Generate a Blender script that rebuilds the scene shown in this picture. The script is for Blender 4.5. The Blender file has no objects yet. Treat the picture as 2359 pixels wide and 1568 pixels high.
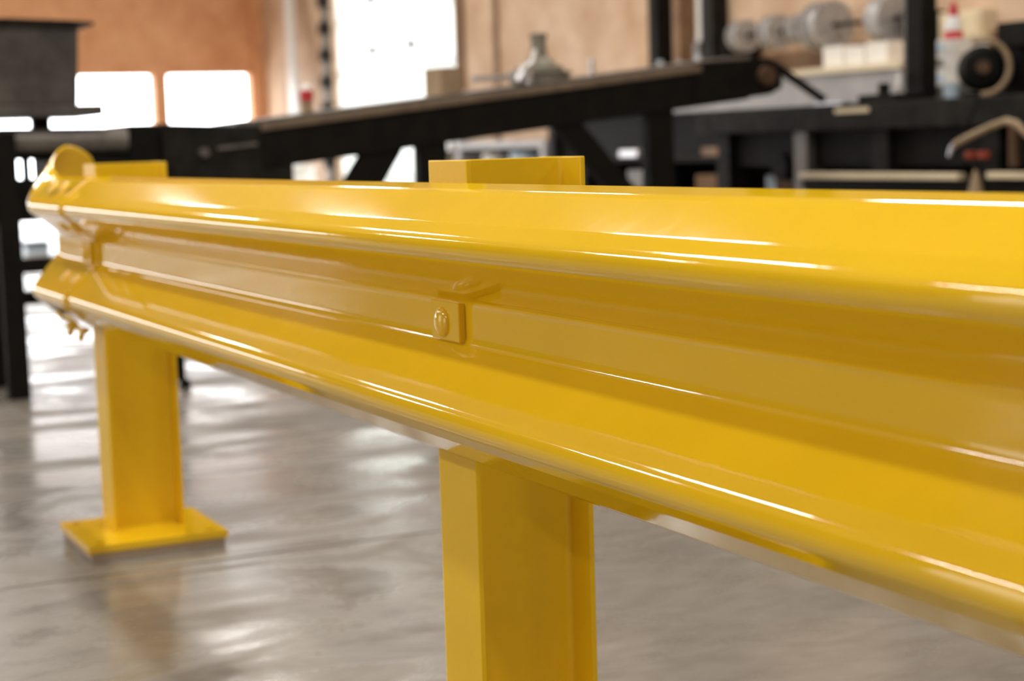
import bpy, bmesh, math, random
from mathutils import Vector, Matrix, noise
random.seed(7)
S = bpy.context.scene
COL = S.collection

# ------------------------------------------------------------------ camera
CAM_F, CAM_POS = 4064.8, Vector((1.9065, -0.8367, 0.8439))
YAW, PITCH, ROLL = 0.4473, 0.1116, -0.0304
fw = Vector((-math.cos(YAW)*math.cos(PITCH), math.sin(YAW)*math.cos(PITCH), -math.sin(PITCH)))
rt = Vector((math.sin(YAW), math.cos(YAW), 0))
up = rt.cross(fw)
c_, s_ = math.cos(ROLL), math.sin(ROLL)
rt, up = c_*rt + s_*up, -s_*rt + c_*up
cd = bpy.data.cameras.new('camera')
cd.sensor_fit = 'HORIZONTAL'; cd.sensor_width = 36.0; cd.lens = 36.0*CAM_F/2359.0
cd.clip_start = 0.02; cd.clip_end = 300
cd.dof.use_dof = True; cd.dof.focus_distance = 1.8; cd.dof.aperture_fstop = 5.0
cam = bpy.data.objects.new('camera', cd); COL.objects.link(cam)
m = Matrix.Identity(4)
for i in range(3):
    m[i][0], m[i][1], m[i][2], m[i][3] = rt[i], up[i], -fw[i], CAM_POS[i]
cam.matrix_world = m
S.camera = cam

# ------------------------------------------------------------------ world, lights, exposure
S.view_settings.view_transform = 'Standard'
S.view_settings.look = 'None'
S.view_settings.gamma = 1.0
S.view_settings.use_curve_mapping = False
S.view_settings.exposure = 0.08
S.cycles.use_denoising = True; S.cycles.use_adaptive_sampling = True; S.cycles.adaptive_threshold = 0.02
S.cycles.max_bounces = 6; S.cycles.diffuse_bounces = 3; S.cycles.glossy_bounces = 4; S.cycles.transmission_bounces = 3
S.cycles.sample_clamp_indirect = 6.0
w = bpy.data.worlds.new('daylight'); S.world = w; w.use_nodes = True
w.node_tree.nodes['Background'].inputs['Color'].default_value = (0.93, 0.97, 1.0, 1)
w.node_tree.nodes['Background'].inputs['Strength'].default_value = 8.0

def area(name, loc, target, sx, sy, power, color=(1, 1, 1)):
    l = bpy.data.lights.new(name, 'AREA'); l.shape = 'RECTANGLE'; l.size = sx; l.size_y = sy
    l.energy = power; l.color = color
    o = bpy.data.objects.new(name, l); COL.objects.link(o)
    o.location = loc
    o.rotation_euler = (Vector(target) - Vector(loc)).to_track_quat('-Z', 'Y').to_euler()
    return o
# added unseen fill lights in front of the wall behind the camera
area('front_fill', (2.5, -7.9, 2.0), (2.5, 0, 2.0), 4.2, 3.6, 95, (1.0, 0.98, 0.95))
area('front_fill', (-6.0, -7.9, 2.0), (-6.0, 0, 2.0), 4.2, 3.6, 95, (1.0, 0.98, 0.95))
# rows of strip lights under the ceiling
for lx in (-13.0, -9.0, -5.0, -1.0, 3.0):
    for ly, pw in ((-4.4, 52), (-1.5, 36), (0.3, 56), (3.6, 56)):
        area('strip_light', (lx, ly, 4.2), (lx, ly, 0), 1.3, 0.22, pw, (1.0, 0.97, 0.91))

# ------------------------------------------------------------------ helpers
WLOC = {}
def tag(o, label=None, cat=None, group=None, kind=None):
    if label: o['label'] = label
    if cat: o['category'] = cat
    if group: o['group'] = group
    if kind: o['kind'] = kind
    return o
def empty(name, loc, label, cat, group=None):
    o = bpy.data.objects.new(name, None); COL.objects.link(o)
    o.location = loc; o.empty_display_size = 0.1
    WLOC[o.name] = Vector(loc)
    return tag(o, label, cat, group)

class MB:
    def __init__(s): s.v = []; s.f = []
    def add(s, vs, fs):
        b = len(s.v); s.v += [Vector(v) for v in vs]; s.f += [tuple(i + b for i in q) for q in fs]; return s
    def box(s, x0, x1, y0, y1, z0, z1):
        return s.add([(x0,y0,z0),(x1,y0,z0),(x1,y1,z0),(x0,y1,z0),(x0,y0,z1),(x1,y0,z1),(x1,y1,z1),(x0,y1,z1)],
                     [(0,3,2,1),(4,5,6,7),(0,1,5,4),(1,2,6,5),(2,3,7,6),(3,0,4,7)])
    def bar(s, p0, p1, wd, ht, upv=(0,0,1)):
        p0, p1 = Vector(p0), Vector(p1); d = (p1-p0).normalized()
        sd = d.cross(Vector(upv)).normalized(); u2 = sd.cross(d)
        vs = []
        for p in (p0, p1):
            for a, b in ((-1,-1),(1,-1),(1,1),(-1,1)): vs.append(p + sd*a*wd/2 + u2*b*ht/2)
        return s.add(vs, [(0,3,2,1)[::-1],(4,5,6,7)[::-1],(0,1,5,4)[::-1],(1,2,6,5)[::-1],(2,3,7,6)[::-1],(3,0,4,7)[::-1]])
    def cyl(s, p0, p1, r0, r1=None, n=24, caps=True):
        return s.lathe(p0, p1, [(0, r0), (1, r0 if r1 is None else r1)], n, caps)
    def lathe(s, p0, p1, prof, n=24, caps=True):
        p0, p1 = Vector(p0), Vector(p1); d = (p1-p0); L = d.length; d.normalize()
        a = d.orthogonal().normalized(); b = d.cross(a)
        vs = []; fs = []
        for t, r in prof:
            for k in range(n):
                th = 2*math.pi*k/n
                vs.append(p0 + d*L*t + (a*math.cos(th) + b*math.sin(th))*r)
        for i in range(len(prof)-1):
            for k in range(n):
                k2 = (k+1) % n
                fs.append((i*n+k, i*n+k2, (i+1)*n+k2, (i+1)*n+k))
        if caps:
            fs.append(tuple(range(n))[::-1]); fs.append(tuple((len(prof)-1)*n+k for k in range(n)))
        return s.add(vs, fs)
    def prism(s, poly, f, a0, a1):
        n = len(poly)
        vs = [f(p, a0) for p in poly] + [f(p, a1) for p in poly]
        fs = [tuple(range(n))[::-1], tuple(range(n, 2*n))]
        fs += [(i, (i+1) % n, n+(i+1) % n, n+i) for i in range(n)]
        return s.add(vs, fs)
    def tube(s, pts, r, n=10):
        pts = [Vector(p) for p in pts]; rings = []; vs = []; fs = []
        nrm = (pts[1]-pts[0]).orthogonal().normalized()
        for i, p in enumerate(pts):
            t = (pts[min(i+1, len(pts)-1)] - pts[max(i-1, 0)]).normalized()
            nrm = (nrm - t*nrm.dot(t)).normalized(); b = t.cross(nrm)
            rad = r[i] if isinstance(r, (list, tuple)) else r
            for k in range(n):
                th = 2*math.pi*k/n; vs.append(p + (nrm*math.cos(th) + b*math.sin(th))*rad)
        for i in range(len(pts)-1):
            for k in range(n):
                k2 = (k+1) % n; fs.append((i*n+k, i*n+k2, (i+1)*n+k2, (i+1)*n+k))
        fs.append(tuple(range(n))[::-1]); fs.append(tuple((len(pts)-1)*n+k for k in range(n)))
        return s.add(vs, fs)
    def rot_z(s, ang, c):
        R_ = Matrix.Rotation(ang, 3, 'Z'); c = Vector(c)
        s.v = [c + R_ @ (v-c) for v in s.v]; return s
    def build(s, name, mat, parent=None, smooth=0, bevel=0, fix=True, segs=2):
        xs = [v.x for v in s.v]; ys = [v.y for v in s.v]; zs = [v.z for v in s.v]
        o3 = Vector(((min(xs)+max(xs))/2, (min(ys)+max(ys))/2, min(zs)))
        me = bpy.data.meshes.new(name)
        me.from_pydata([v-o3 for v in s.v], [], s.f)
        if fix:
            bm = bmesh.new(); bm.from_mesh(me); bmesh.ops.recalc_face_normals(bm, faces=bm.faces); bm.to_mesh(me); bm.free()
        me.materials.append(mat)
        ob = bpy.data.objects.new(name, me); COL.objects.link(ob)
        if parent is not None:
            ob.parent = parent; ob.location = o3 - WLOC[parent.name]
        else:
            ob.location = o3
        WLOC[ob.name] = o3
        if smooth:
            me.polygons.foreach_set('use_smooth', [True]*len(me.polygons))
            if smooth < 180:
                me.set_sharp_from_angle(angle=math.radians(smooth))
        if bevel:
            b = ob.modifiers.new('edge', 'BEVEL'); b.width = bevel; b.segments = segs; b.limit_method = 'ANGLE'; b.angle_limit = 0.6
            b.harden_normals = False
        return ob

# ------------------------------------------------------------------ materials
def mat(name, color, rough=0.5, metal=0.0, var=0.0, scale=8.0, bump=0.0, bscale=40.0, coat=0.0, spec=0.5, color2=None, stretch=(1,1,1), rvar=0.0):
    mt = bpy.data.materials.new(name); mt.use_nodes = True
    nt = mt.node_tree; bs = nt.nodes['Principled BSDF']
    bs.inputs['Base Color'].default_value = (*color, 1)
    bs.inputs['Roughness'].default_value = rough
    bs.inputs['Metallic'].default_value = metal
    bs.inputs['Coat Weight'].default_value = coat
    bs.inputs['Coat Roughness'].default_value = 0.03
    bs.inputs['Specular IOR Level'].default_value = spec
    if var or color2 or bump or rvar:
        tc = nt.nodes.new('ShaderNodeTexCoord'); mp = nt.nodes.new('ShaderNodeMapping')
        mp.inputs['Scale'].default_value = stretch
        nt.links.new(tc.outputs['Object'], mp.inputs['Vector'])
    if var or color2 or rvar:
        nz = nt.nodes.new('ShaderNodeTexNoise'); nz.inputs['Scale'].default_value = scale; nz.inputs['Detail'].default_value = 6
        nz.inputs['Roughness'].default_value = 0.62
        nt.links.new(mp.outputs['Vector'], nz.inputs['Vector'])
    if var or color2:
        rp = nt.nodes.new('ShaderNodeValToRGB')
        c2 = color2 or tuple(min(1, c*(1+var)) for c in color)
        c1 = color if color2 else tuple(c*(1-var) for c in color)
        rp.color_ramp.elements[0].position = 0.35; rp.color_ramp.elements[1].position = 0.68
        rp.color_ramp.elements[0].color = (*c1, 1); rp.color_ramp.elements[1].color = (*c2, 1)
        nt.links.new(nz.outputs['Fac'], rp.inputs['Fac']); nt.links.new(rp.outputs['Color'], bs.inputs['Base Color'])
    if rvar:
        mr = nt.nodes.new('ShaderNodeMapRange'); mr.inputs['From Min'].default_value = 0.3; mr.inputs['From Max'].default_value = 0.7
        mr.inputs['To Min'].default_value = max(0, rough-rvar); mr.inputs['To Max'].default_value = rough+rvar
        nt.links.new(nz.outputs['Fac'], mr.inputs['Value']); nt.links.new(mr.outputs['Result'], bs.inputs['Roughness'])
    if bump:
        n2 = nt.nodes.new('ShaderNodeTexNoise'); n2.inputs['Scale'].default_value = bscale; n2.inputs['Detail'].default_value = 3
        nt.links.new(mp.outputs['Vector'], n2.inputs['Vector'])
        bp = nt.nodes.new('ShaderNodeBump'); bp.inputs['Strength'].default_value = bump; bp.inputs['Distance'].default_value = 0.01
        nt.links.new(n2.outputs['Fac'], bp.inputs['Height']); nt.links.new(bp.outputs['Normal'], bs.inputs['Normal'])
    return mt

YEL = mat('yellow_gloss_paint', (0.80, 0.50, 0.010), rough=0.055, spec=0.85, bump=0.012, bscale=30, var=0.03, scale=5)
YEL_POST = mat('yellow_post_paint', (0.80, 0.51, 0.012), rough=0.34, spec=0.32, bump=0.05, bscale=60, var=0.04, scale=6)
STEEL_DARK = mat('dark_machine_steel', (0.015, 0.0135, 0.0115), rough=0.6, var=0.5, scale=9, spec=0.12)
STEEL_BLACK = mat('black_steel', (0.008, 0.0072, 0.006), rough=0.6, var=0.3, scale=14, spec=0.10)
STEEL_GREY = mat('worn_grey_steel', (0.17, 0.155, 0.14), rough=0.42, metal=0.5, var=0.25, scale=12)
STEEL_BRIGHT = mat('bright_steel', (0.72, 0.72, 0.74), rough=0.28, metal=0.9, var=0.1, scale=20)
GREEN_BLACK = mat('green_black_paint', (0.085, 0.080, 0.070), rough=0.45, spec=0.3, var=0.4, scale=7)  # base colour lightened to put the haze over the hopper into it
RUST = mat('rusty_iron', (0.10, 0.045, 0.016), rough=0.75, color2=(0.04, 0.024, 0.014), scale=10, bump=0.2)
BROWN_EDGE = mat('mid_brown_edge', (0.16, 0.115, 0.075), rough=0.6, var=0.2, scale=14)
OSB = mat('orange_osb_board', (0.70, 0.325, 0.15), rough=0.7, color2=(0.85, 0.45, 0.235), scale=3.2, bump=0.1, bscale=60)
OSB_PALE = mat('tan_osb_board', (0.50, 0.32, 0.19), rough=0.75, color2=(0.72, 0.53, 0.38), scale=2.3, bump=0.1, bscale=60)
WALL_BROWN = mat('brown_board', (0.22, 0.125, 0.06), rough=0.8, var=0.2, scale=2)
CEIL = mat('tan_ceiling_board', (0.80, 0.60, 0.38), rough=0.8, var=0.1, scale=3)
WHITE = mat('white_paint', (0.80, 0.80, 0.78), rough=0.4, var=0.04)
CREAM = mat('cream_enamel', (0.74, 0.62, 0.42), rough=0.5, var=0.05)
CARD = mat('cardboard', (0.34, 0.24, 0.15), rough=0.85, var=0.12, scale=10)
PAPER = mat('white_carton', (0.82, 0.79, 0.74), rough=0.7, var=0.06, scale=14)
PALE_BLUE = mat('pale_blue_plastic', (0.52, 0.63, 0.74), rough=0.35, var=0.05)
RED = mat('red_plastic', (0.55, 0.03, 0.04), rough=0.4, var=0.06)
ORANGE_RED = mat('orange_red_plastic', (0.30, 0.045, 0.018), rough=0.6)
BRASS = mat('tan_rubber_hose', (0.30, 0.21, 0.12), rough=0.55, var=0.15, scale=20)
GREY_SHEET = mat('grey_sheet_metal', (0.36, 0.34, 0.33), rough=0.45, var=0.14, scale=5)
OLIVE = mat('olive_grey_paint', (0.20, 0.185, 0.14), rough=0.6, var=0.15)
WIRE = mat('silver_wire_winding', (0.42, 0.41, 0.41), rough=0.5, metal=0.3, var=0.35, scale=24)
WOOD = mat('brown_wood', (0.24, 0.14, 0.075), rough=0.7, var=0.2, scale=8)
REFL_PAD = mat('grey_brown_pad', (0.42, 0.33, 0.24), rough=0.6, var=0.1)
OUTSIDE = mat('pale_yard_concrete', (0.55, 0.55, 0.53), rough=0.8, var=0.06, scale=1.5)

def concrete():
    mt = bpy.data.materials.new('polished_concrete'); mt.use_nodes = True
    nt = mt.node_tree; bs = nt.nodes['Principled BSDF']; L = nt.links
    g = nt.nodes.new('ShaderNodeNewGeometry')
    mp = nt.nodes.new('ShaderNodeMapping'); mp.inputs['Scale'].default_value = (1.0, 0.45, 1.0); mp.inputs['Rotation'].default_value = (0, 0, 0.25)
    L.new(g.outputs['Position'], mp.inputs['Vector'])
    n1 = nt.nodes.new('ShaderNodeTexNoise'); n1.inputs['Scale'].default_value = 3.6; n1.inputs['Detail'].default_value = 9; n1.inputs['Roughness'].default_value = 0.62
    n1.inputs['Distortion'].default_value = 0.6
    L.new(mp.outputs['Vector'], n1.inputs['Vector'])
    n2 = nt.nodes.new('ShaderNodeTexNoise'); n2.inputs['Scale'].default_value = 22; n2.inputs['Detail'].default_value = 5
    L.new(mp.outputs['Vector'], n2.inputs['Vector'])
    rp = nt.nodes.new('ShaderNodeValToRGB')
    e = rp.color_ramp.elements
    e[0].position = 0.34; e[0].color = (0.135, 0.113, 0.088, 1)
    e[1].position = 0.66; e[1].color = (0.27, 0.257, 0.235, 1)
    k = rp.color_ramp.elements.new(0.5); k.color = (0.205, 0.183, 0.155, 1)
    L.new(n1.outputs['Fac'], rp.inputs['Fac'])
    mx = nt.nodes.new('ShaderNodeMix'); mx.data_type = 'RGBA'; mx.blend_type = 'MULTIPLY'; mx.inputs[0].default_value = 0.35
    r2 = nt.nodes.new('ShaderNodeValToRGB'); r2.color_ramp.elements[0].position = 0.32; r2.color_ramp.elements[0].color = (0.55, 0.5, 0.45, 1)
    r2.color_ramp.elements[1].position = 0.6; r2.color_ramp.elements[1].color = (1, 1, 1, 1)
    L.new(n2.outputs['Fac'], r2.inputs['Fac'])
    L.new(rp.outputs['Color'], mx.inputs[6]); L.new(r2.outputs['Color'], mx.inputs[7])
    L.new(mx.outputs[2], bs.inputs['Base Color'])
    mr = nt.nodes.new('ShaderNodeMapRange'); mr.inputs['From Min'].default_value = 0.40; mr.inputs['From Max'].default_value = 0.58
    mr.inputs['To Min'].default_value = 0.50; mr.inputs['To Max'].default_value = 0.19
    L.new(n1.outputs['Fac'], mr.inputs['Value']); L.new(mr.outputs['Result'], bs.inputs['Roughness'])
    bp = nt.nodes.new('ShaderNodeBump'); bp.inputs['Strength'].default_value = 0.12; bp.inputs['Distance'].default_value = 0.01
    n3 = nt.nodes.new('ShaderNodeTexNoise'); n3.inputs['Scale'].default_value = 9; n3.inputs['Detail'].default_value = 4
    L.new(mp.outputs['Vector'], n3.inputs['Vector'])
    L.new(n3.outputs['Fac'], bp.inputs['Height']); L.new(bp.outputs['Normal'], bs.inputs['Normal'])
    bs.inputs['Specular IOR Level'].default_value = 0.6
    return mt
CONC = concrete()
JOINT = mat('joint_filler', (0.07, 0.058, 0.046), rough=0.9)

def translucent_door():
    mt = bpy.data.materials.new('white_translucent_door'); mt.use_nodes = True
    nt = mt.node_tree; nt.nodes.remove(nt.nodes['Principled BSDF']); out = nt.nodes['Material Output']
    d = nt.nodes.new('ShaderNodeBsdfDiffuse'); d.inputs['Color'].default_value = (0.8, 0.8, 0.78, 1)
    t = nt.nodes.new('ShaderNodeBsdfTranslucent'); t.inputs['Color'].default_value = (0.85, 0.86, 0.84, 1)
    mx = nt.nodes.new('ShaderNodeMixShader'); mx.inputs['Fac'].default_value = 0.62
    nt.links.new(d.outputs[0], mx.inputs[1]); nt.links.new(t.outputs[0], mx.inputs[2]); nt.links.new(mx.outputs[0], out.inputs['Surface'])
    return mt
DOORW = translucent_door()

# ------------------------------------------------------------------ the building
XE, YW, XR, YF, HC = -18.1, 5.66, 8.0, -8.2, 4.4
DX0, DX1, DH = -15.80, -12.53, 3.2          # overhead door in the side wall
def struct(mb, name, mt, **k):
    return tag(mb.build(name, mt, **k), kind='structure')
fl = struct(MB().box(XE, XR, YF, YW, -0.30, -0.012), 'floor', JOINT)
xj = [XE, -16.38, -14.27, -12.16, -10.05, -7.94, -5.83, -3.72, -1.61, 0.50, 2.61, 4.72, 6.83, XR]
yj = [YF, -6.2, -2.0, 2.2, YW]
for i in range(len(xj)-1):
    for j in range(len(yj)-1):
        MB().box(xj[i]+.005, xj[i+1]-.005, yj[j]+.005, yj[j+1]-.005, -0.02, 0.0).build('slab', CONC, fl, bevel=0.003)
struct(MB().box(XE-40, XE-0.2, -30, 40, -0.30, -0.02), 'ground_yard', OUTSIDE)
struct(MB().box(XE-0.2, XR+10, YW+0.2, 40, -0.30, -0.02), 'ground_side_yard', OUTSIDE)
struct(MB().box(XE-.2, XR+.2, YF-.2, YW+.2, HC, HC+.15), 'ceiling', CEIL)
# end wall: two openings that reach the floor, post between them
wl = MB()
wl.box(XE-.2, XE, YF-.2, YW+.2, 1.73, HC); wl.box(XE-.2, XE, 5.49, YW+.2, 0, 1.73)
wl.box(XE-.2, XE, 4.345, 4.505, 0, 1.73); wl.box(XE-.2, XE, YF-.2, -6.6, 0, 1.73); wl.box(XE-.2, XE, -6.6, -.9, 0, 1.10)
struct(wl, 'wall_left', OSB)
struct(MB().box(XE, XE+.03, -6.7, 5.56, 1.73, 1.83), 'trim_1', OSB)
wb = MB()
wb.box(XE, DX0, YW, YW+.2, 0, HC); wb.box(DX0, DX1, YW, YW+.2, DH, HC); wb.box(DX1, XR+.2, YW, YW+.2, 0, HC)
struct(wb, 'wall_back', OSB_PALE)
struct(MB().box(XE, XR, YF-.2, YF, 0, HC), 'wall_front', WALL_BROWN)
struct(MB().box(XR, XR+.2, YF, YW, 0, HC), 'wall_right', WALL_BROWN)
struct(MB().box(XE, XE+.05, YW-.14, YW, 0, HC), 'trim_2', OSB)
# battens and seams on the side wall
struct(MB().box(DX1, DX1+.12, YW-.05, YW, 0, HC), 'trim_3', WOOD)
struct(MB().box(-11.80, -11.72, YW-.02, YW, 0, HC), 'trim_4', WOOD)
# sectional door
nz = 6
dm = MB()
for i in range(nz+1):
    z0 = min(i*DH/nz, DH-.012)
    dm.box(DX0, DX1, YW+.10, YW+.115, max(0, z0-.012), z0+.012)
door = struct(dm, 'door_1', GREY_SHEET)
for i in range(nz):
    z0 = i*DH/nz
    MB().box(DX0, DX1, YW+.06, YW+.10, z0+.006, z0+DH/nz-.006).build('door_panel', DOORW, door, bevel=.006)
for x, z in ((-14.75, 1.80), (-13.75, 1.80), (-14.75, 2.30)):
    MB().cyl((x, YW+.06, z), (x, YW+.03, z), .06, .055, 12).build('door_bolt', STEEL_DARK, door, smooth=40)
trk = struct(MB().box(DX0-.10, DX0-.04, YW-.07, YW-.01, 0, HC-.1), 'trim_5', STEEL_GREY)
for k in range(9):
    z = .35 + k*.28
    MB().box(DX0-.13, DX0+.0, YW-.10, YW-.0, z, z+.13).build('track_bracket', STEEL_DARK, trk, bevel=.004)

# ------------------------------------------------------------------ the yellow guardrail
GR = empty('guardrail', (0, 0.07, 0), 'glossy yellow W-beam guardrail on I-beam posts bolted to base plates', 'guardrail')
Z0 = 0.638
def fillet(pts, rads, n=9):
    out = [Vector(pts[0])]
    for i in range(1, len(pts)-1):
        p, a, b = Vector(pts[i]), Vector(pts[i-1]), Vector(pts[i+1])
        d1 = (a-p).normalized(); d2 = (b-p).normalized(); r = rads[i]
        ang = math.acos(max(-1, min(1, d1.dot(d2))))
        t = r/math.tan(ang/2)
        c = p + (d1+d2).normalized()*(r/math.sin(ang/2))
        s0 = p + d1*t; s1 = p + d2*t
        out.append(s0 + d1*0.0015)
        v0, v1 = s0-c, s1-c
        a0 = math.atan2(v0.y, v0.x); da = math.atan2(v1.y, v1.x) - a0
        while da > math.pi: da -= 2*math.pi
        while da < -math.pi: da += 2*math.pi
        for k in range(n+1):
            th = a0 + da*k/n; out.append(c + Vector((math.cos(th), math.sin(th)))*r)
        out.append(s1 + d2*0.0015)
    out.append(Vector(pts[-1])); return out
# half profile as (height above the middle, y); mirrored for the lower half
half = fillet([(0, -.003), (.0245, -.003), (.0935, -.0885), (.1215, -.0625), (.1515, -.0225), (.1615, -.0040)], [0, .018, .021, .010, .02, 0])
prof = [Vector((-q.x, q.y)) for q in half[:0:-1]] + half       # from bottom edge to top edge
def rail_mesh(xs, off=0.0):
    mb = MB(); n = len(prof)
    vs = []; fs = []
    for x in xs:
        for q in prof: vs.append((x, q.y-off, Z0+q.x))
    for i in range(len(xs)-1):
        for k in range(n-1): fs.append((i*n+k, (i+1)*n+k, (i+1)*n+k+1, i*n+k+1))
    return mb.add(vs, fs)
xs = [-2.03 + k*(4.1/40) for k in range(41)]
rail = rail_mesh(xs).build('w_beam', YEL, GR, smooth=180, fix=False)
sd = rail.modifiers.new('thickness', 'SOLIDIFY'); sd.thickness = 0.0029; sd.offset = -1

# end terminal: laps over the rail end, bends back and spreads out towards its tip
def terminal():
    mb = MB(); n = len(prof); vs = []; fs = []
    S0, SB, RB, N = 0.0, 0.40, 0.15, 60
    total = SB + RB*math.radians(80)
    for i in range(N+1):
        s = total*i/N
        if s <= SB: px, py, th = -1.832-s, 0.0, 0.0
        else:
            th = (s-SB)/RB; px = -1.832-SB-RB*math.sin(th); py = RB*(1-math.cos(th))
        nx, ny = -math.sin(th), -math.cos(th)          # outward normal in plan
        t = max(0, min(1, (s-0.33)/(total-0.05-0.33))); e = t*t*(3-2*t)
        k = 1-0.78*e; hs = 1+0.27*e; lift = 0.032*e
        tip = min(1, max(0, (s-(total-0.11))/0.11)); rnd = 1-0.30*(1-math.sqrt(max(0, 1-tip*tip)))
        for q in prof:
            o = -(q.y)*k + 0.0052
            z = Z0 + lift + q.x*hs*(rnd if abs(q.x) > .1 else 1)
            vs.append((px+nx*o, py+ny*o, z))
    for i in range(N):
        for k in range(n-1): fs.append((i*n+k, i*n+k+1, (i+1)*n+k+1, (i+1)*n+k))
    ob = mb.add(vs, fs).build('end_terminal', YEL, GR, smooth=180, fix=False)
    m_ = ob.modifiers.new('thickness', 'SOLIDIFY'); m_.thickness = 0.0048; m_.offset = -1
    return ob
term = terminal()
def bolt_head(p, nrm, r=.019, h=.010, parent=None, name='bolt'):
    p, nrm = Vector(p), Vector(nrm).normalized()
    pr = [(0, r)] + [(math.sin(a)*1.0, r*math.cos(a)) for a in (0.25, .5, .75, 1.0, 1.25, 1.45)]
    return MB().lathe(p, p+nrm*h, pr, 28).build(name, YEL, parent, smooth=70)
def hexnut(p, nrm, parent):
    p, nrm = Vector(p), Vector(nrm).normalized()
    mb = MB().lathe(p, p+nrm*.013, [(0, .0155), (1, .0155)], 6)
    mb.cyl(p, p+nrm*.030, .008, .0075, 12)
    return mb.build('splice_nut', YEL, parent, smooth=30)
for sx in (-1.875, -1.985):
    for sgn in (1, -1):
        nl = (0, -.66, sgn*.75)
        bolt_head((sx, -.0595, Z0+sgn*.1385), nl, .017, .009, term, 'splice_bolt')
        ns = (0, -.62, -sgn*.78)
        bolt_head((sx, -.042, Z0+sgn*.0545), ns, .017, .009, term, 'splice_bolt')
    hexnut((sx-.02, -.032, Z0-.160), (0, -.35, -1), term)
# plate washers and bolts at the two posts
def washer(x, y):
    o = MB().box(x-.040, x+.041, y-.009, y, Z0-.0235, Z0+.0230).build('plate_washer', YEL, GR, bevel=.0015)
    bolt_head((x-.004, y-.009, Z0-.002), (0, -1, 0), .0178, .009, o, 'bolt')
    return o
washer(.005, -.003); washer(-1.905, -.0084)
# posts
FT, WT, HB, DP, TP = .0065, .0055, .0537, .155, .8255
def post(x):
    pl = [(-HB, 0), (HB, 0), (HB, FT)]
    r = .010
    pl += [(WT/2+r, FT)] + [(WT/2+r-r*math.sin(a), FT+r-r*math.cos(a)) for a in (.4, .8, 1.2)] + [(WT/2, FT+r)]
    pl += [(WT/2, DP-FT-r)] + [(WT/2+r-r*math.cos(a), DP-FT-r+r*math.sin(a)) for a in (.4, .8, 1.2)] + [(WT/2+r, DP-FT)]
    pl += [(HB, DP-FT), (HB, DP)]
    full = pl + [(-a, b) for a, b in pl[::-1]][:-1]
    full = full[:len(pl)] + [(-a, b) for a, b in pl[::-1]]
    full = full[:-1]
    o = MB().prism(full, lambda q, z: (x+q[0], q[1], z), .0305, TP).build('post', YEL_POST, GR, smooth=40, bevel=.0012)
    # base plate with four anchor holes
    x0, x1, y0, y1, z0, z1 = x-.124, x+.169, -.082, .218, .017, .032
    mb = MB(); cx = [x0, x0+.062, x1-.062, x1]; cy = [y0, y0+.062, y1-.062, y1]
    def hole(ax, bx, ay, by):
        n = 16; c = ((ax+bx)/2, (ay+by)/2); r_ = .012
        def sq(t):
            a = 2*math.pi*t/n - math.pi*.75; k = max(abs(math.cos(a)), abs(math.sin(a)))
            return (c[0]+math.cos(a)/k*(bx-ax)/2, c[1]+math.sin(a)/k*(by-ay)/2), (c[0]+math.cos(a)*r_, c[1]+math.sin(a)*r_)
        P_ = [sq(t) for t in range(n)]
        vs = [(*p_[0], z1) for p_ in P_] + [(*p_[1], z1) for p_ in P_] + [(*p_[0], z0) for p_ in P_] + [(*p_[1], z0) for p_ in P_]
        fs = []
        for t in range(n):
            u_ = (t+1) % n
            fs += [(t, u_, n+u_, n+t), (2*n+t, 3*n+t, 3*n+u_, 2*n+u_), (n+t, n+u_, 3*n+u_, 3*n+t)]
            if t//4 in side: fs.append((t, 2*n+t, 2*n+u_, u_))
        mb.add(vs, fs)
    # sides of the square run: 0 bottom (y0), 1 right, 2 top, 3 left
    for i_, j_, side in ((0, 0, (0, 3)), (2, 0, (0, 1)), (2, 2, (1, 2)), (0, 2, (2, 3))):
        hole(cx[i_], cx[i_+1], cy[j_], cy[j_+1])
    def slab(ax, bx, ay, by, sides):
        vs = [(ax,ay,z0),(bx,ay,z0),(bx,by,z0),(ax,by,z0),(ax,ay,z1),(bx,ay,z1),(bx,by,z1),(ax,by,z1)]
        fs = [(0,3,2,1),(4,5,6,7)]
        S_ = {'y0': (0,1,5,4), 'x1': (1,2,6,5), 'y1': (2,3,7,6), 'x0': (3,0,4,7)}
        mb.add(vs, fs + [S_[q] for q in sides])
    slab(cx[1], cx[2], cy[0], cy[1], ['y0']); slab(cx[1], cx[2], cy[2], cy[3], ['y1'])
    slab(cx[0], cx[1], cy[1], cy[2], ['x0']); slab(cx[2], cx[3], cy[1], cy[2], ['x1']); slab(cx[1], cx[2], cy[1], cy[2], [])
    bp = mb.build('base_plate', YEL, o, bevel=0)
    MB().box(x0+.006, x1-.006, y0+.006, y1-.006, 0, .017).build('reflection_pad', REFL_PAD, o)  # added pad, coloured as the plate's reflection in the floor
    return o
post(0.0); post(-1.905)

# ------------------------------------------------------------------ inclined conveyor behind the rail
CX = -4.40
def cz(y): return 0.938 + (y-1.187)*0.1035         # height of its top edge
CV = empty('conveyor', (CX-.25, 2.2, 0), 'long black inclined steel conveyor with brown top edge behind the guardrail', 'conveyor')
def yz(poly, x0, x1): return MB().prism(poly, lambda q, x: (x, q[0], q[1]), x0, x1)
def beam(y0, y1, d, x0, x1, top=0.0): return yz([(y0, cz(y0)-d), (y1, cz(y1)-d), (y1, cz(y1)+top), (y0, cz(y0)+top)], x0, x1)
beam(1.19, 3.33, .165, CX-.03, CX).build('side_channel', STEEL_BLACK, CV, bevel=.003)
beam(1.19, 3.33, .165, CX-.50, CX-.47).build('side_channel', STEEL_BLACK, CV, bevel=.003)
beam(1.187, 3.09, .024, CX, CX+.016, .004).build('edge_strip', BROWN_EDGE, CV, bevel=.003)  # brown strip along the channel's top edge
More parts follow.
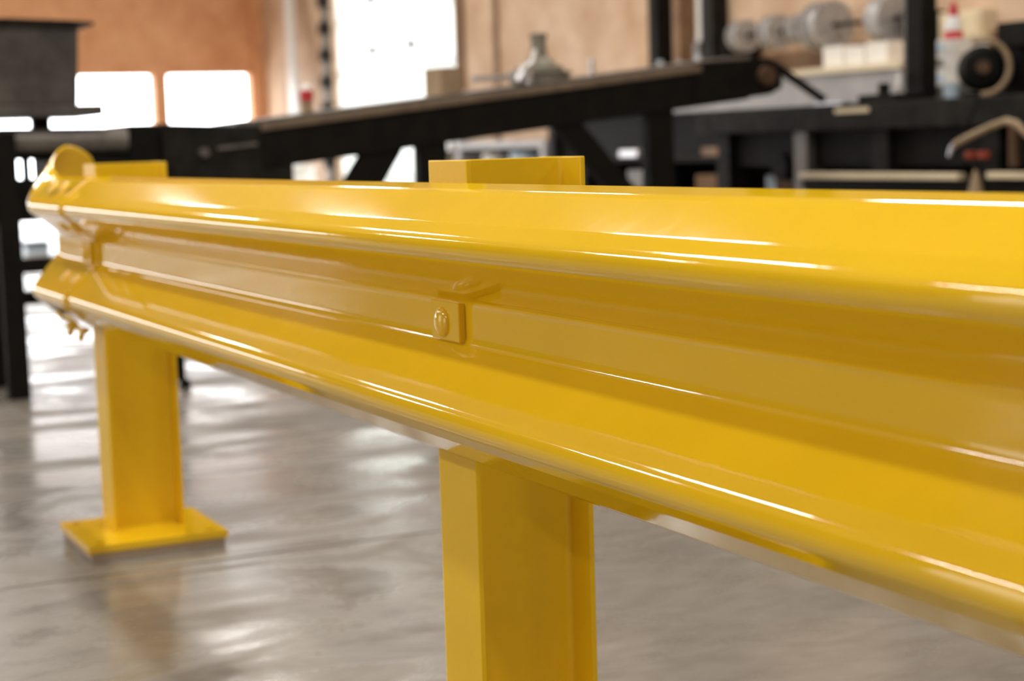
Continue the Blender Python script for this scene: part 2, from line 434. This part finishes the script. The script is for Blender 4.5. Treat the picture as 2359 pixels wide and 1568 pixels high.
beam(1.10, 3.36, .02, CX-.47, CX-.03, .018).build('belt', STEEL_GREY, CV)
yz([(3.30, 1.000), (3.43, 1.013), (3.485, 1.04), (3.49, 1.10), (3.46, 1.155), (3.42, 1.165), (3.06, 1.148), (3.06, .975)], CX, CX+.014).build('end_plate', STEEL_BLACK, CV, bevel=.003)
MB().cyl((CX-.49, 3.40, 1.092), (CX+.045, 3.40, 1.092), .040, n=28).build('end_pulley', RUST, CV, smooth=40)
MB().cyl((CX+.014, 3.40, 1.092), (CX+.05, 3.40, 1.092), .026, .022, n=20).build('bearing', RUST, CV, smooth=40)
MB().bar((CX+.0, 3.46, 1.135), (CX+.0, 3.71, .985), .03, .030).build('discharge_arm', STEEL_BLACK, CV, bevel=.003)
for y in (1.88, 2.905):
    for x, dy in ((CX-.04, 0), (CX-.46, .18 if y < 2 else .24)):
        MB().box(x-.03, x+.03, y+dy-.06, y+dy+.06, 0, cz(y+dy)-.16).build('leg', STEEL_BLACK, CV, bevel=.003)
        MB().box(x-.06, x+.06, y+dy-.09, y+dy+.09, 0, .012).build('foot_plate', STEEL_BLACK, CV)
MB().bar((CX-.04, 1.70, .865), (CX-.04, 1.31, .28), .05, .135).build('brace', STEEL_BLACK, CV, bevel=.003)
MB().bar((CX-.04, 2.46, .93), (CX-.04, 2.90, .44), .05, .10).build('brace', STEEL_BLACK, CV, bevel=.003)
MB().box(CX-.10, CX-.06, 1.94, 2.84, .30, .36).build('stretcher', STEEL_BLACK, CV, bevel=.003)
# tail section, darker grey box with bearing boss
yz([(.82, .66), (1.31, .66), (1.31, cz(1.31)-.012), (1.19, cz(1.19)-.004), (.82, .950)], CX-.45, CX-.005).build('tail_box', STEEL_DARK, CV, bevel=.006)
MB().cyl((CX-.02, .965, .842), (CX+.03, .965, .842), .017, n=16).build('pin', STEEL_GREY, CV, smooth=40)
MB().bar((CX+.0, 1.02, .855), (CX+.0, 1.17, .868), .012, .012).build('grease_line', STEEL_GREY, CV)

# ------------------------------------------------------------------ hopper machine at the conveyor's tail
HM = empty('hopper_machine', (CX-.2, .45, 0), 'dark green-black hopper machine with roller housing standing at the end of the conveyor', 'machine')
yz([(-.10, 1.022), (.523, 1.022), (.539, 1.306), (-.10, 1.318)], CX-.42, CX).build('hopper', GREEN_BLACK, HM, bevel=.006)
yz([(-.13, 1.318), (.588, 1.296), (.588, 1.308), (.50, 1.314), (-.13, 1.334)], CX-.46, CX+.03).build('top_flange', STEEL_DARK, HM, bevel=.003)
MB().box(CX-.46, CX+.03, -.13, .606, .982, 1.022).build('hopper_ledge', GREEN_BLACK, HM, bevel=.004)
for y in (-.05, .40): MB().box(CX-.25, CX-.19, y, y+.06, .94, .984).build('spacer_block', STEEL_DARK, HM)
MB().cyl((CX-.06, -.15, .905), (CX-.06, .70, .896), .046, n=28).build('roller', STEEL_GREY, HM, smooth=40)
MB().box(CX-.40, CX-.02, .705, .815, .76, .950).build('bearing_block', STEEL_BLACK, HM, bevel=.006)
MB().box(CX-.40, CX-.11, -.15, .705, .835, .935).build('roller_housing', STEEL_DARK, HM, bevel=.006)
MB().box(CX-.40, CX-.02, -.15, .815, .62, .765).build('front_panel', STEEL_BLACK, HM, bevel=.003)
MB().box(CX-.40, CX-.03, .43, .705, .765, .84).build('guard_plate', STEEL_BLACK, HM, bevel=.003)
MB().box(CX-.06, CX-.03, .325, .350, .765, .84).build('spacer_block', STEEL_BLACK, HM)
for y in (.262, .77):
    for x in (CX, CX-.38):
        if y > .5 and x == CX: continue
        MB().box(x-.03, x+.02, y-.040, y+.035, 0, .93 if y < .5 else .76).build('leg', STEEL_BLACK, HM, bevel=.003)
MB().box(CX-.02, CX+.01, .29, .80, .440, .492).build('stretcher', STEEL_BLACK, HM, bevel=.003)
MB().box(CX-.39, CX-.36, .26, .80, .30, .35).build('stretcher', STEEL_BLACK, HM, bevel=.003)
MB().cyl((-4.31, .83, 0), (-4.31, .83, .03), .022, .018, 14).build('levelling_foot', STEEL_BLACK, HM, smooth=40)
MB().box(-4.33, -4.29, .79, .83, .03, .80).build('leg', STEEL_BLACK, HM, bevel=.003)

# ------------------------------------------------------------------ things lying on the conveyor
def on(y): return cz(y)+.019
can = empty('spray_can', (CX-.10, 1.405, on(1.405)), 'small can with a red band and white cap standing on the conveyor', 'can')
zc = on(1.405)
MB().cyl((CX-.10, 1.405, zc-.003), (CX-.10, 1.405, zc+.045), .022, n=18).build('body', CARD, can, smooth=40)
MB().lathe((CX-.10, 1.405, zc+.045), (CX-.10, 1.405, zc+.085), [(0, .026), (.9, .026), (1, .022)], 18).build('red_band', RED, can, smooth=40)
MB().lathe((CX-.10, 1.405, zc+.085), (CX-.10, 1.405, zc+.108), [(0, .022), (.6, .020), (1, .008)], 18).build('cap', WHITE, can, smooth=60)
bx = empty('cardboard_box', (CX-.25, 2.02, on(2.02)), 'brown cardboard box on the conveyor in front of the white door edge', 'box')
MB().box(CX-.31, CX-.18, 1.985, 2.085, on(2.03)-.006, on(2.03)+.105).rot_z(.12, (CX-.25, 2.03, 0)).build('carton', CARD, bx, bevel=.002)
MB().box(CX-.312, CX-.178, 2.02, 2.045, on(2.03)+.1045, on(2.03)+.1065).rot_z(.12, (CX-.25, 2.03, 0)).build('tape', BROWN_EDGE, bx)
tag(MB().bar((CX-.10, 2.10, on(2.10)+.046), (CX-.10, 2.34, on(2.34)+.030), .03, .022).build('flat_bar', GREY_SHEET, bevel=.002), 'grey flat steel bar propped between the cardboard box and the clamp', 'bar')
# bell shaped gear head
y0 = 2.455; zb = on(y0)-.005
gh = empty('gear_head', (CX-.22, y0, zb), 'grey-brown bell-shaped machine head with a round flange on the conveyor', 'machine part')
MB().lathe((CX-.22, y0, zb), (CX-.22, y0, zb+.105), [(0, .125), (.25, .125), (.3, .105), (.62, .10), (.66, .075), (.9, .055), (1, .035)], 32).build('housing', OLIVE, gh, smooth=40)
MB().lathe((CX-.22, y0, zb+.10), (CX-.22, y0, zb+.20), [(0, .036), (.75, .030), (.78, .036), (1, .036)], 24).build('neck', OLIVE, gh, smooth=40)
MB().lathe((CX-.22, y0, zb+.03), (CX-.22, y0, zb+.045), [(0, .127), (.2, .135), (.8, .135), (1, .127)], 32).build('rim', STEEL_GREY, gh, smooth=40)
# bright clamp: two tilted cylinders, a crosspiece and a stem
y0 = 2.315; zb = on(y0)
cl = empty('pipe_clamp', (CX-.06, y0, zb), 'shiny chrome pipe clamp with two short barrels next to the gear head', 'clamp')
MB().cyl((CX-.06, y0-.035, zb+.012), (CX-.06, y0-.012, zb+.048), .015, n=18).build('barrel', STEEL_BRIGHT, cl, smooth=40)
MB().cyl((CX-.06, y0+.015, zb+.002), (CX-.06, y0+.012, zb+.050), .013, n=18).build('barrel', STEEL_BRIGHT, cl, smooth=40)
MB().bar((CX-.06, y0-.02, zb+.058), (CX-.06, y0+.04, zb+.085), .02, .02).build('crosspiece', STEEL_BRIGHT, cl, bevel=.004)
MB().cyl((CX-.06, y0+.035, zb+.085), (CX-.06, y0+.045, zb+.135), .012, .010, 16).build('stem', STEEL_BRIGHT, cl, smooth=40)
tag(MB().lathe((CX-.08, 2.625, on(2.625)-.003), (CX-.08, 2.625, on(2.625)+.068), [(0, .014), (.12, .014), (.14, .011), (.88, .011), (.9, .013), (1, .012)], 18).build('steel_pin', STEEL_BRIGHT, smooth=40),
    'short upright bright steel pin standing alone on the conveyor', 'pin')

# ------------------------------------------------------------------ board leaning in the corner
tag(MB().bar((-15.97, 5.30, 0.02), (-16.90, 5.58, 3.0), .05, .20, (1, 0, 0)).build('leaning_board', WHITE, bevel=.004), 'long white board leaning against the wall near the corner', 'board')
# uprights on the side wall
def upright(x0, x1, y0, mt, label, name='wall_upright', cat='post'):
    t = empty(name, ((x0+x1)/2, y0, 0), label, cat)
    MB().box(x0, x1, y0-.07, YW, 0, HC-.02).build('column', mt, t, bevel=.004)
    MB().box(x0-.04, x1+.04, y0-.08, YW, 0, .02).build('base_plate', STEEL_DARK, t)
    return t
upright(-9.0, -8.88, 5.60, STEEL_BLACK, 'slim black steel post on the tan wall, nearer the door')
upright(-8.66, -8.58, 5.60, WOOD, 'narrow dark brown post between the black post and the pipes')
upright(-8.30, -8.16, 5.60, STEEL_DARK, 'dark post on the tan wall beside the wire spools')
pp = empty('conduit_pipe', (-8.40, 5.60, 0), 'pale grey conduit pipe running down the wall beside the dark post', 'pipe')
MB().cyl((-8.40, 5.60, 1.45), (-8.40, 5.60, HC-.02), .035, n=16).build('tube', WHITE, pp, smooth=40)
MB().box(-8.44, -8.36, 5.55, YW, 1.36, 1.48).build('junction_box', STEEL_GREY, pp, bevel=.004)
for i, (x, h) in enumerate(((-8.20, 1.22), (-8.45, 1.24), (-7.97, 1.25))):
    b_ = empty('bottle', (x, 5.30, 1.20), ('middle one of the three pale bottles below the wall posts', 'pale bottle in front of the slim black wall post', 'pale bottle nearest the wire spools')[i], 'bottle', 'pale bottles on the workbench')
    MB().lathe((x, 5.30, 1.20), (x, 5.30, h+.12), [(0, .045), (.55, .045), (.75, .02), (.86, .018)], 16).build('body', PAPER, b_, smooth=50)
    MB().cyl((x, 5.30, 1.20+(h-1.08)*.86), (x, 5.30, h+.12), .02, n=14).build('cap', PALE_BLUE, b_, smooth=40)

# ------------------------------------------------------------------ workbench against the side wall
WBN = empty('workbench', (-7.4, 5.3, 0), 'long workbench along the tan wall with grey sheet front and cream edge', 'workbench')
MB().box(-9.6, -5.50, 4.98, 5.50, 1.165, 1.20).build('bench_top', CREAM, WBN, bevel=.003)
MB().box(-9.6, -5.52, 5.0, 5.02, 1.0, 1.165).build('front_panel', GREY_SHEET, WBN)
MB().box(-9.5, -5.60, 5.08, 5.48, .10, 1.0).build('cabinet', STEEL_BLACK, WBN)
for x in (-9.55, -8.2, -6.9, -5.58): MB().box(x-.04, x+.04, 5.02, 5.10, 0, 1.0).build('leg', STEEL_DARK, WBN)
struct(MB().box(-7.9, -5.52, 5.63, YW, 1.20, 1.36), 'back_board', WOOD)  # brown back board of the workbench, set on the wall
# spools on one axle
RK = empty('spool_rack', (-6.9, 5.42, 1.2), 'dark steel axle rack carrying the wire spools above the workbench', 'rack')
MB().cyl((-7.80, 5.42, 1.475), (-5.955, 5.42, 1.4635), .013, n=14).build('axle', STEEL_BLACK, RK, smooth=40)
for x in (-7.78, -5.975): MB().box(x-.015, x+.015, 5.38, YW-.003, 1.32, 1.50).build('bracket', STEEL_BLACK, RK, bevel=.003)
def spool(x, wdt, r, label, rw=.8):
    z = 1.469; y = 5.42
    t = empty('wire_spool', (x, y, z-r), label, 'spool', 'silver wire spools on the axle')
    for sx in (-1, 1):
        MB().lathe((x+sx*wdt/2-.006, y, z), (x+sx*wdt/2+.006, y, z), [(0, .016), (0, r), (1, r), (1, .016)], 36, False).build('flange', WIRE, t, smooth=30)
    MB().lathe((x-wdt/2, y, z), (x+wdt/2, y, z), [(0, r*rw), (.06, r*rw*1.03), (.5, r*rw*1.05), (.94, r*rw*1.03), (1, r*rw)], 36).build('winding', WIRE, t, smooth=40)
spool(-7.62, .09, .100, 'silver wire spool beside the dark wall post, first on the axle')
spool(-7.26, .10, .105, 'silver wire spool second along the axle from the dark wall post')
spool(-7.00, .06, .090, 'narrow silver wire spool just before the biggest spool')
spool(-6.74, .14, .145, 'biggest silver wire spool with a broad disc face on the axle')
spool(-6.16, .11, .125, 'shiny silver wire spool above the white cartons', .95)
# white cartons on the bench
for i, (x0, x1, z0_, z1_, lb) in enumerate(((-6.30, -6.12, 1.20, 1.315, 'white carton at the end of the row under the big spool'), (-6.10, -5.93, 1.20, 1.30, 'middle white carton in the row on the workbench'), (-5.91, -5.73, 1.20, 1.315, 'white carton in the row beside the tall black column'))):
    t = empty('carton', ((x0+x1)/2, 5.2, 1.2), lb, 'box', 'white cartons on the workbench')
    MB().box(x0, x1, 5.08, 5.30, z0_, z1_).build('box_body', PAPER, t, bevel=.003)
    MB().box(x0-.002, x1+.002, 5.078, 5.302, z1_-.03, z1_+.003).build('lid', PAPER, t, bevel=.002)
eb = empty('electrical_box', (-5.72, 5.6, 1.33), 'cream electrical box on the wall above the motor', 'box')
MB().box(-5.90, -5.55, 5.56, YW, 1.32, 1.475).build('case', CREAM, eb, bevel=.006)
MB().box(-5.88, -5.57, 5.55, 5.56, 1.335, 1.46).build('cover', CREAM, eb, bevel=.003)

# ------------------------------------------------------------------ dark machine table along the wall
MT = empty('machine_table', (-4.3, 4.0, 0), 'heavy black machine table with tall column and lower pale rail', 'machine')
MB().box(-5.42, -1.9, 3.70, 4.55, .855, .965).build('bed', STEEL_DARK, MT, bevel=.006)
MB().box(-5.30, -2.0, 3.78, 3.82, .70, .855).build('apron', STEEL_BLACK, MT)
for x in (-5.25, -4.62, -4.05, -3.38, -2.3):
    MB().box(x-.05, x+.05, 3.74, 3.84, 0, .855).build('leg', STEEL_DARK if x != -4.62 else STEEL_GREY, MT, bevel=.004)
for x in (-5.25, -3.38, -2.3): MB().box(x-.05, x+.05, 4.42, 4.52, 0, .855).build('leg', STEEL_DARK, MT, bevel=.004)
MB().box(-4.52, -3.47, 3.66, 3.70, .650, .675).build('lower_rail', CREAM, MT, bevel=.003)
MB().box(-3.31, -2.4, 3.66, 3.70, .655, .680).build('lower_rail', CREAM, MT, bevel=.003)
MB().box(-4.55, -2.3, 3.70, 3.78, .60, .645).build('crossbar', STEEL_BLACK, MT)
MB().box(-5.2, -2.3, 4.40, 4.43, .10, .84).build('back_panel', STEEL_BLACK, MT)
MB().box(-5.20, -4.99, 3.86, 4.3, .55, .575).build('lower_shelf', STEEL_BLACK, MT)
MB().box(-4.98, -4.66, 3.84, 4.2, .52, .80).build('gearbox', RUST, MT, bevel=.02)
MB().cyl((-4.82, 3.84, .70), (-4.82, 3.76, .70), .07, .06, 24).build('flywheel_hub', STEEL_BLACK, MT, smooth=40)
MB().box(-4.50, -4.10, 3.86, 4.3, .15, .80).build('motor_cover', STEEL_DARK, MT, bevel=.02)
# column with bluish edge strip
MB().box(-4.150, -4.040, 3.95, 4.03, .965, 2.9).build('column', STEEL_BLACK, MT, bevel=.004)
MB().box(-4.178, -4.150, 3.96, 4.01, .99, 2.9).build('column_guide', STEEL_GREY, MT, bevel=.003)
# slide and handle
MB().box(-4.23, -3.98, 3.76, 3.92, .965, .998).build('slide', STEEL_BLACK, MT, bevel=.004)
MB().box(-4.145, -4.11, 3.80, 3.84, .998, 1.045).build('handle', STEEL_BLACK, MT, bevel=.004)
MB().bar((-4.53, 3.78, .968), (-4.33, 3.78, .968), .05, .012).build('scale_strip', STEEL_BRIGHT, MT)
MB().box(-4.30, -4.07, 3.692, 3.702, .925, .945).build('name_strip', CREAM, MT)
MB().cyl((-4.165, 3.93, 1.03), (-4.165, 3.93, 1.09), .012, n=14).build('guide_pin', WHITE, MT, smooth=40)
# things standing on it
tr = empty('tool_tray', (-4.0, 4.1, .965), 'olive-grey ribbed tray on the machine table right of the black column', 'tray')
MB().box(-4.20, -3.86, 4.1, 4.36, .965, 1.02).build('tray_body', OLIVE, tr, bevel=.004)
for k in range(3): MB().box(-4.20, -3.86, 4.092, 4.1, .972+k*.017, .982+k*.017).build('rib', OLIVE, tr)
MB().box(-4.21, -3.85, 4.09, 4.37, 1.02, 1.030).build('tray_rim', OLIVE, tr, bevel=.003)
for k, lb in enumerate(('lowest white carton in the stack on the olive tray', 'middle white carton in the stack on the olive tray', 'topmost white carton in the stack, under the red-capped bottle')):
    t = empty('carton', (-4.22, 4.25, 1.03+k*.066), lb, 'box', 'stacked white cartons on the tray')
    MB().box(-4.33+.01*k, -4.10, 4.18, 4.36, 1.03+k*.066, 1.094+k*.066).build('box_body', PAPER, t, bevel=.003)
    MB().box(-4.24, -4.18, 4.178, 4.18, 1.045+k*.066, 1.08+k*.066).build('printed_label', (PALE_BLUE, OLIVE, PALE_BLUE)[k], t)
bt = empty('squeeze_bottle', (-4.225, 4.27, 1.226), 'white squeeze bottle with red base and cap on top of the stacked cartons', 'bottle')
MB().lathe((-4.225, 4.27, 1.226), (-4.225, 4.27, 1.265), [(0, .040), (1, .040)], 20).build('red_band', RED, bt, smooth=40)
MB().lathe((-4.225, 4.27, 1.265), (-4.225, 4.27, 1.33), [(0, .038), (.7, .036), (1, .02)], 20).build('body', WHITE, bt, smooth=50)
MB().lathe((-4.225, 4.27, 1.33), (-4.225, 4.27, 1.39), [(0, .022), (.5, .020), (1, .008)], 18).build('cap', RED, bt, smooth=50)
cp = empty('cup', (-4.03, 4.02, .965), 'pale blue cup on the machine table at the foot of the black column', 'cup')
MB().lathe((-4.0, 4.07, .965), (-4.0, 4.07, 1.035), [(0, .030), (1, .038)], 24).build('body', PALE_BLUE, cp, smooth=40)
MB().lathe((-4.0, 4.07, 1.033), (-4.0, 4.07, 1.040), [(0, .038), (.5, .041), (1, .038)], 24).build('rim', WHITE, cp, smooth=40)
# electric motor
mo = empty('electric_motor', (-3.45, 4.0, .965), 'black electric motor with round end bell and tan hose loop on the machine table', 'motor')
dirv = Vector((.80, -.60, 0)); cM = Vector((-3.61, 3.90, 1.081))
MB().lathe(cM-dirv*.20, cM, [(0, .07), (.06, .088), (.9, .088), (1, .075)], 32).build('motor_body', STEEL_BLACK, mo, smooth=40)
MB().lathe(cM, cM+dirv*.03, [(0, .078), (.6, .072), (1, .04)], 32).build('end_bell', STEEL_BLACK, mo, smooth=40)
MB().cyl(cM+dirv*.03, cM+dirv*.06, .026, n=16).build('shaft', RUST, mo, smooth=40)
MB().box(-3.62, -3.20, 3.98, 4.22, 1.155, 1.255).build('junction_box', STEEL_BLACK, mo, bevel=.006)
MB().box(-3.80, -3.10, 4.10, 4.32, .965, 1.20).build('gear_case', STEEL_BLACK, mo, bevel=.02)
MB().box(-3.76, -3.50, 3.92, 4.2, .965, .99).build('mount_foot', STEEL_BLACK, mo, bevel=.004)
sid = Vector((.60, .80, 0))
loop = [cM+dirv*.045 + sid*math.cos(a)*.100 + Vector((0, 0, math.sin(a)*.106)) for a in [math.radians(115-k*10) for k in range(22)]]
MB().tube(loop, .012, 10).build('hose_loop', BRASS, mo, smooth=60)
# cable, hose with nozzle, clips hanging on the front of the table
tag(MB().tube([(-3.362, 3.66, .962), (-3.36, 3.655, .93), (-3.40, 3.65, .87), (-3.436, 3.65, .80), (-3.45, 3.65, .76)], .006, 8).build('power_cable', STEEL_BLACK, smooth=60), 'thin black cable hanging down from the motor', 'cable')
hz = empty('air_hose', (-3.3, 3.63, .75), 'tan air hose with a bright steel nozzle hooked on the machine front', 'hose')
MB().tube([(-3.455, 3.635, .785), (-3.40, 3.635, .805), (-3.326, 3.635, .828), (-3.25, 3.635, .85), (-3.17, 3.635, .868), (-3.12, 3.635, .858), (-3.08, 3.635, .83), (-3.05, 3.66, .79)], .014, 10).build('tube', BRASS, hz, smooth=60)
MB().tube([(-3.455, 3.635, .785), (-3.475, 3.635, .770), (-3.488, 3.635, .742)], [.012, .010, .008], 10).build('nozzle', STEEL_BRIGHT, hz, smooth=60)
MB().cyl((-3.14, 3.645, .70), (-3.14, 3.645, .85), .02, n=14).build('holder', RUST, hz, smooth=40)
for x, lb in ((-3.420, 'orange-red clip on the machine front nearer the hose nozzle'), (-3.345, 'orange-red clip on the machine front above the brass cone')):
    t = empty('clip', (x, 3.65, .725), lb, 'clip', 'orange-red clips')
    MB().box(x-.013, x+.013, 3.66, 3.70, .730, .758).build('jaw', ORANGE_RED, t, bevel=.004)
    MB().box(x-.006, x+.006, 3.642, 3.66, .705, .728).build('tongue', STEEL_DARK, t)
tag(MB().lathe((-3.39, 3.68, .56), (-3.39, 3.68, .69), [(0, .035), (.3, .030), (.9, .012), (1, .006)], 18).build('brass_cone', BRASS, smooth=50), 'tan tapered cone between the two pale rails of the machine', 'cone')

# ------------------------------------------------------------------ shelf and cans seen under the conveyor
SH = empty('low_shelf', (-11.6, 5.35, 0), 'low grey shelf with a white top seen under the conveyor', 'shelf')
MB().box(-12.40, -10.0, 5.2, 5.6, .80, .86).build('top_board', GREY_SHEET, SH, bevel=.004)
MB().box(-12.40, -11.7, 5.17, 5.2, .79, .87).build('white_edge', WHITE, SH, bevel=.003)
MB().box(-12.4, -10.0, 5.2, 5.6, .40, .44).build('lower_board', STEEL_DARK, SH, bevel=.004)
for x in (-12.36, -11.62, -10.05): MB().box(x-.04, x+.04, 5.2, 5.6, 0, .80).build('side_panel', GREY_SHEET, SH)
MB().box(-12.4, -10.0, 5.60, 5.63, .05, .80).build('back_panel', STEEL_BLACK, SH)
def tin(x, y, z, r, h, body, lid, label, group=None, name='paint_can'):
    t = empty(name, (x, y, z), label, 'can', group)
    MB().lathe((x, y, z), (x, y, z+h), [(0, r), (.02, r*1.03), (.05, r), (.93, r), (.96, r*1.04), (1, r*1.03)], 24).build('body', body, t, smooth=40)
    MB().lathe((x, y, z+h), (x, y, z+h*1.05), [(0, r*.98), (.5, r*.98), (1, r*.6)], 24).build('lid', lid, t, smooth=40)
tin(-11.12, 5.32, .44, .11, .31, PAPER, WHITE, 'white can on the low shelf under the conveyor', 'cans on the low shelf')
tin(-10.54, 5.32, .44, .14, .31, PALE_BLUE, PALE_BLUE, 'pale blue can on the low shelf under the conveyor', 'cans on the low shelf')
tin(-12.05, 5.32, .44, .10, .30, CREAM, PAPER, 'cream can at the door end of the low shelf', 'cans on the low shelf')
for x, h, bm_, lb in ((-15.34, .56, CARD, 'brown barrel on the floor seen below the conveyor, by the wall corner'), (-14.83, .64, PAPER, 'white barrel on the floor seen below the conveyor, before the bright door')):
    t = empty('barrel', (x, 4.85, 0), lb, 'barrel')
    MB().lathe((x, 4.85, 0), (x, 4.85, h), [(0, .20), (.03, .21), (.3, .21), (.32, .22), (.36, .21), (.64, .21), (.66, .22), (.7, .21), (.97, .21), (1, .2)], 28).build('body', bm_, t, smooth=40)
    MB().lathe((x, 4.85, h), (x, 4.85, h+.04), [(0, .215), (.6, .215), (1, .19)], 28).build('lid', PAPER, t, smooth=40)
# odds and ends under the machine: blocks and pale tins
tag(MB().bar((-5.70, 3.93, .768), (-5.49, 3.90, .768), .06, .045).build('wood_block', WOOD, bevel=.004), 'brown wooden block lying on the rack under the machine table', 'block')
RKU = empty('under_rack', (-6.2, 4.0, 0), 'dark rack under the end of the conveyor holding scrap blocks', 'rack')
MB().box(-6.9, -5.46, 3.86, 4.35, .72, .745).build('upper_shelf', STEEL_BLACK, RKU)
MB().box(-6.9, -5.46, 3.86, 4.35, .55, .575).build('lower_shelf', STEEL_BLACK, RKU)
MB().box(-6.9, -5.46, 4.33, 4.36, .0, .85).build('rack_back', STEEL_BLACK, RKU)
for x in (-6.88, -5.48): MB().box(x-.02, x+.02, 3.86, 4.35, 0, .72).build('side_panel', STEEL_BLACK, RKU)
tag(MB().box(-6.55, -6.35, 3.9, 4.1, .745, .785).build('steel_plate', STEEL_BRIGHT, bevel=.003), 'bright steel plate on the upper shelf of the dark rack', 'plate')
tag(MB().box(-6.46, -6.26, 3.9, 4.1, .575, .68).build('steel_block', STEEL_GREY, bevel=.005), 'grey steel block on the lower shelf of the dark rack', 'block')
tag(MB().box(-5.76, -5.58, 3.9, 4.05, .575, .655).rot_z(.3, (-5.67, 4, 0)).build('wood_block', WOOD, bevel=.004), 'brown wooden block on the lower shelf of the dark rack', 'block')
tin(-5.13, 3.97, .575, .058, .075, PALE_BLUE, WHITE, 'pale blue tin on the lower shelf of the machine table', name='tin')
tin(-5.03, 3.90, .575, .03, .06, PALE_BLUE, WHITE, 'small pale tin beside the pale blue tin under the machine table', name='tin')
# small crate standing on the floor before the bright doorway
ct = empty('tool_crate', (-13.9, 2.1, 0), 'small pale blue crate with a dark lid on the floor before the bright doorway', 'crate')
MB().box(-14.0, -13.75, 2.02, 2.22, 0, .07).build('body', PALE_BLUE, ct, bevel=.006)
MB().box(-14.01, -13.74, 2.01, 2.23, .07, .11).build('lid', STEEL_DARK, ct, bevel=.012)
